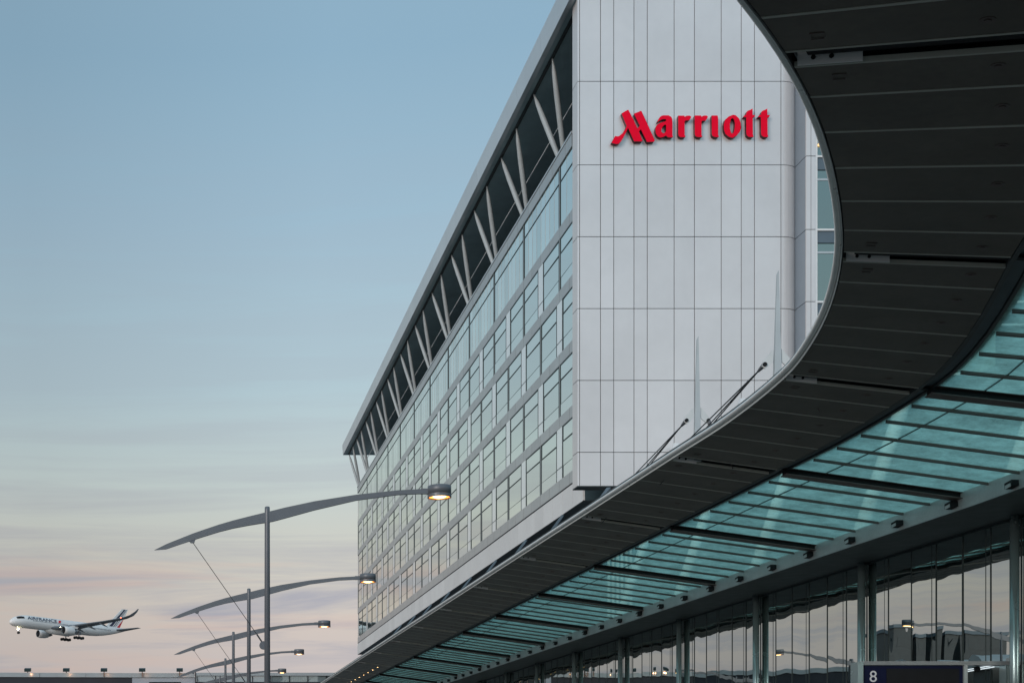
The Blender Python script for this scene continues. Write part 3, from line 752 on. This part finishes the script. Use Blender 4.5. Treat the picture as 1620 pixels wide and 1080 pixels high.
# blocks on the far side of the road, seen mirrored in the terminal glass
def block(name, x0, x1, y0, y1, h, lab, cat, vault=False):
    r = empty(name, ((x0+x1)/2, y0, 0), label=lab, cat=cat)
    o = Vector(r.location)
    def bd(m, n, mat): m.v = [tuple(Vector(p)-o) for p in m.v]; return m.build(n, mat, r)
    bd(MB().box(x0, x1, y0, y1, 0, h), 'wall', M_dark)
    m = MB().mat(M_dark)
    for z in range(3, int(h)-1, 4):
        m.box(x1+.001, x1+.05, y0+1, y1-1, z, z+1.8); m.box(x0+1, x1-1, y0-.05, y0-.001, z, z+1.8)
    bd(m, 'window_band', M_dark)
    if vault:
        n = 3; w = (y1-y0)/n; m = MB().mat(M_parapet)
        for k in range(n):
            L0 = [(x1+.4, y0+w*k+w*.5-w*.48*math.cos(math.pi*i/10), h+1.7*math.sin(math.pi*i/10)) for i in range(11)]
            m.hull(L0, [(x0, y, z) for x, y, z in L0])
        bd(m, 'vaulted_roof', M_parapet)
    else: bd(MB().box(x0-.3, x1+.3, y0-.3, y1+.3, h, h+.6), 'roof', M_darkblue)
block('vaulted_hall', -48, -36, 147, 173, 12.3, 'low hall with a row of vaulted roofs mirrored in the terminal glass', 'hall', True)
block('office_block', -100, -85.5, 250, 272, 25.5, 'broad grey office block mirrored behind the vaulted roofs', 'office')
block('tower_block', -83.5, -79, 250, 262, 26.5, 'narrow grey tower block mirrored left of the broad office block', 'tower')

# ------------------------------------------------------------------ entrance portal with gate number
YP2 = 40.0
M_frame = paint('portal_frame', (.24,.26,.27), .4, .3)
por = empty('entrance_portal', (X_(1360, YP2), YP2, .15), label='metal framed entrance portal carrying a dark blue sign with the number 8', cat='entrance')
PO = Vector(por.location)
def pb(m, n, mat=None, par=None):
    m.v = [tuple(Vector(p)-PO) for p in m.v]; o = m.build(n, mat, por)
    return o
zt = Z_(1045, YP2); zb2 = Z_(1051, YP2); fx = lambda px: X_(px, YP2)
pb(MB().box(fx(1365), fx(1604), YP2, YP2+.35, zb2, zt), 'header', M_frame)
pb(MB().box(fx(1356), fx(1364.8), YP2-.04, YP2+.4, .15, zt-.03), 'post', M_column)
pb(MB().box(fx(1525.5), fx(1531), YP2, YP2+.3, .15, zb2-.002), 'post', M_gutter)
pb(MB().box(fx(1590.5), fx(1597.5), YP2-.03, YP2+.3, .15, zb2-.002), 'post', M_column)
pb(MB().box(fx(1601), fx(1606), YP2-.05, YP2+.3, .15, zt+.1), 'post', M_gutter)
sp = pb(MB().box(fx(1368), fx(1525), YP2+.06, YP2+.16, Z_(1104, YP2), zb2-.02), 'sign_panel', M_signb)
pb(MB().box(fx(1404), fx(1519), YP2+.045, YP2+.058, Z_(1102, YP2), zb2-.1), 'display_screen', M_black)
tx = text_mesh('numeral', '8', .45, .01, M_signw, por); tx.rotation_euler = (R(90),0,0); tx.location = Vector((fx(1376.5), YP2+.05, Z_(1077.5, YP2))) - PO
pb(MB().box(fx(1531.5), fx(1590), YP2+1.6, YP2+1.7, .15, zb2-.01), 'inner_screen', M_dark)
for k, (a, b_) in enumerate(((1536, 1543), (1548, 1558), (1566, 1578))):
    pb(MB().box(fx(a)*1.03, fx(b_)*1.03, YP2+1.45, YP2+1.55, .15, zb2-.5), 'door_leaf', M_fin if k == 1 else M_mull)
for dz in (0, .05): pb(MB().tube([(fx(1536), YP2+.5, Z_(1061, YP2)+dz), (fx(1589), YP2+.5, Z_(1052, YP2)+dz)], .014, 8), 'light_tube', emit('tube_glow', (.8,.9,.95), .9) if dz == 0 else MATS['tube_glow'])
pb(MB().tube([(fx(1560), YP2+.42, Z_(1055.5, YP2)), (fx(1560), YP2+.6, Z_(1055.5, YP2))], .08, 12), 'tube_mount', M_black)

# ------------------------------------------------------------------ airliner
PSI = R(39.5); YA = 672.0
air = empty('airliner', (0,0,0), label='white passenger jet descending with wheels down at the far left', cat='airplane')
# local: nose at -x, port wing at -y
def fus_r(t):
    if t < .13: return 3.0*math.sqrt(max(0, 1-(1-t/.13)**2.0))**.95
    if t < .66: return 3.0
    return 3.0*(1-((t-.66)/.34)**1.7*.93)
LF = 68.0
n = 28; st = [0.0008,.004,.012,.025,.045,.07,.10,.13,.2,.35,.5,.66,.72,.78,.84,.9,.95,.985,1.0]
m = MB(); rings = []
for t in st:
    r = fus_r(t); zc = -.75*(1-min(1,t/.13))**1.6*1.2 + (2.1*((t-.66)/.34)**1.7 if t > .66 else 0)
    rings.append([(-LF/2+t*LF, r*math.cos(2*math.pi*i/n), zc+r*math.sin(2*math.pi*i/n)) for i in range(n)])
b0 = len(m.v); m.mat(M_bodyw)
for rg in rings: m.v += rg
for k in range(len(st)-1):
    for i in range(n):
        j = (i+1) % n; m.f.append((k*n+i, k*n+j, (k+1)*n+j, (k+1)*n+i)); m.mi.append(0)
m.f.append(tuple(range(n))); m.f.append(tuple((len(st)-1)*n+i for i in range(n))); m.mi += [0,0]
m.build('fuselage', None, air, smooth=True)
def foil(name, secs, mat):   # secs: (x_le, y, z, chord, thick)
    m = MB(); 
    prof = [(0,0),(.08,.5),(.3,.62),(.65,.4),(1,0),(.65,-.3),(.3,-.45),(.08,-.4)]
    np_ = len(prof)
    for (xl, y, z, c, th) in secs: m.v += [(xl+px*c, y, z+pz*th) for px, pz in prof]
    for k in range(len(secs)-1):
        for i in range(np_):
            j = (i+1)%np_; m.f.append((k*np_+i, k*np_+j, (k+1)*np_+j, (k+1)*np_+i)); m.mi.append(0)
    m.f.append(tuple(range(np_))); m.f.append(tuple((len(secs)-1)*np_+i for i in range(np_))); m.mi += [0,0]
    return m.build(name, mat, air, smooth=False)
x0 = -LF/2
for s_ in (-1, 1):
    foil('wing', [(x0+20, s_*1.5, -1.7, 14.5, 1.7), (x0+23.4, s_*4.5, -1.4, 11.6, 1.4), (x0+28.6, s_*11, -.5, 8.2, 1.0), (x0+36.6, s_*21, 1.3, 5.4, .6), (x0+42.5, s_*28, 2.9, 3.6, .4), (x0+45.2, s_*30.6, 4.2, 2.6, .3), (x0+47.4, s_*31.9, 6.0, 1.5, .2), (x0+48.8, s_*32.3, 7.4, .6, .12)], M_bodyg)
    foil('tailplane', [(x0+58.5, s_*.6, 1.0, 6.6, .8), (x0+66.0, s_*9.4, 2.2, 2.6, .3)], M_bodyg)
    # engine
    ex, ey, ez = x0+22.6, s_*10.6, -3.3
    m = MB().mat(M_bodyw); m.tube([(ex,ey,ez),(ex+.25,ey,ez),(ex+1.6,ey,ez),(ex+4.0,ey,ez),(ex+5.6,ey,ez)], [1.66,1.82,1.98,1.85,1.45], 24, cap=False)
    m.mat(M_bodyg); m.tube([(ex+5.2,ey,ez),(ex+7.0,ey,ez),(ex+8.3,ey,ez)], [1.15,.75,.15], 16); m.build('engine', None, air, smooth=True)
    m = MB(); m.tube([(ex+.5,ey,ez),(ex+.6,ey,ez)], 1.70, 24); m.build('engine_fan', M_black, air)
    m = MB(); m.hull([(ex+2.2,ey-.2,ez+1.7),(ex+7.8,ey-.2,ez+1.2),(ex+8.6,ey-.2,ez+2.9),(ex+5.0,ey-.2,ez+2.6)],[(ex+2.2,ey+.2,ez+1.7),(ex+7.8,ey+.2,ez+1.2),(ex+8.6,ey+.2,ez+2.9),(ex+5.0,ey+.2,ez+2.6)]); m.build('pylon', M_bodyw, air)
    # flap fairings
    for yy, xx_, zz_ in ((8, x0+34.5, -1.9), (14, x0+36.5, -.9), (19.5, x0+39.3, .2)):
        MB().tube([(xx_-3, s_*yy, zz_+.5),(xx_-.5, s_*yy, zz_-.1),(xx_+2.2, s_*yy, zz_-1.0)], [.15,.42,.08], 8).build('flap_fairing', M_bodyg, air, smooth=True)
    # main gear
    gx, gy = x0+35.0, s_*5.4
    m = MB(); m.tube([(gx,gy,-1.8),(gx,gy,-5.3)], .26, 10); m.bar((gx-1.9,gy,-5.3),(gx+1.9,gy,-5.3),.3,.3); m.bar((gx,gy,-3.6),(gx,gy-s_*2.2,-1.8),.18,.18); lg = m.build('main_gear', M_bodyg, air)
    for kx in (-1.9, 0, 1.9):
        for ky in (-.65, .65):
            MB().tube([(gx+kx, gy+ky-.22, -5.35),(gx+kx, gy+ky+.22, -5.35)], .70, 16).build('tyre', M_tyre, air)
    m = MB(); m.box(gx-1.6, gx+1.6, gy-s_*.5-.05, gy-s_*.5+.05, -3.9, -2.2); m.build('gear_door', M_bodyg, air)
MB().tube([(x0+18,0,-2.05),(x0+22,0,-2.2),(x0+32,0,-2.3),(x0+41,0,-1.9)], [.6,2.1,2.25,.7], 16).build('belly_fairing', M_bodyw, air, smooth=True)
m = MB(); m.tube([(x0+5.2,0,-2.6),(x0+5.0,0,-5.3)], .17, 8); m.build('nose_gear', M_bodyg, air)
for ky in (-.35,.35): MB().tube([(x0+5.0, ky-.16, -5.4),(x0+5.0, ky+.16, -5.4)], .55, 16).build('tyre', M_tyre, air)
for ky in (-.35,.35): MB().tube([(x0+4.80, ky, -3.8),(x0+4.62, ky, -3.8)], .26, 12).build('landing_light', M_land, air)
# fin with stripes
def quadfin(pts, y0, y1, mat, nm): MB().hull([(x, y0, z) for x, z in pts], [(x, y1, z) for x, z in pts]).build(nm, mat, air)
F = lambda a, b: (x0+54.2 + a*8.4*(1-b) + b*(9.6 + a*3.6), 2.4 + b*9.4)   # a along chord 0..1, b up 0..1
quadfin([F(0,0),F(1,0),F(1,1),F(0,1)], -.22, .22, M_bodyw, 'fin')
for a0, a1, b0_, b1, mt in ((.20,.43,.0,1,M_navy),(.50,.57,.0,1,M_navy),(.64,.68,.0,1,M_navy)):
    quadfin([F(a0,b0_),F(a1,b0_),F(a1+.16,b1*.985),F(a0+.16,b1*.985)], -.235, .235, mt, 'tail_stripe')
quadfin([F(.78,.0),F(.99,.0),F(.995,.5)], -.236, .236, M_apr, 'tail_stripe')
# cockpit windows, cabin windows and titles on both sides of the fuselage
def fsurf(t, a, e=.10):
    r = fus_r(t)+e; zc = -.75*(1-min(1,t/.13))**1.6*1.2
    return (-LF/2+t*LF, r*math.cos(a), zc+r*math.sin(a))
m = MB(); K = 10
for s_ in (-1, 1):
    for k in range(K):
        ta, tb = .042+.052*k/K, .042+.052*(k+1)/K
        lo = lambda t: R(30 - 6*(t-.042)/.052); hi = lambda t: R(62 - 20*((t-.042)/.052)**2)
        q = [fsurf(ta,lo(ta)), fsurf(tb,lo(tb)), fsurf(tb,hi(tb)), fsurf(ta,hi(ta))]
        m.face([(x, s_*-y, z) for x, y, z in q])
m.build('cockpit_window', M_black, air)
for s_ in (-1, 1):
    m = MB()
    for i in range(62):
        xw = x0+11+i*.72
        if 26 < i < 31: continue
        m.box(xw, xw+.26, s_*2.955, s_*3.015, .30, .68)
    m.build('cabin_windows', M_navy, air)
    t = text_mesh('title', 'AIRFRANCE', 2.45, .04, M_navy, air, shear=.12, bold=.035, space=1.0)
    wd = max(v.co.x for v in t.data.vertices)
    for v in t.data.vertices: v.co.x *= 16.5/wd
    a_ = R(34); cy_, cz_ = 3.03*math.cos(a_)+.92*math.sin(a_), 3.03*math.sin(a_)-.92*math.cos(a_)
    # lie on the upper flank
    if s_ < 0: t.matrix_local = Matrix.Translation((x0+7.9, -cy_, cz_)) @ Matrix.Rotation(R(90)-a_, 4, 'X')
    else: t.matrix_local = Matrix.Translation((x0+25.1, cy_, cz_)) @ Matrix.Rotation(math.pi, 4, 'Z') @ Matrix.Rotation(R(90)-a_, 4, 'X')
m = MB(); m.hull([(x0+24.9,-2.99,.85),(x0+26.1,-2.99,.85),(x0+26.7,-2.5,2.15),(x0+25.5,-2.5,2.15)],[(x0+24.9,-2.8,.8),(x0+26.1,-2.8,.8),(x0+26.7,-2.2,2.05),(x0+25.5,-2.2,2.05)]); m.build('red_emblem', M_apr, air)
MB().tube([(x0+24.4,-5.5,-1.35),(x0+24.2,-5.5,-1.35)], .11, 8).build('wing_light', M_land, air)
MB().tube([(x0+42.3,-28.3,3.0),(x0+42.1,-28.3,3.0)], .22, 8).build('navigation_light', emit('nav_red', (1,.2,.1), 6), air)
air.rotation_euler = (R(0), R(2.0), PSI)
air.location = (X_(112, YA), YA, Z_(991.5, YA))
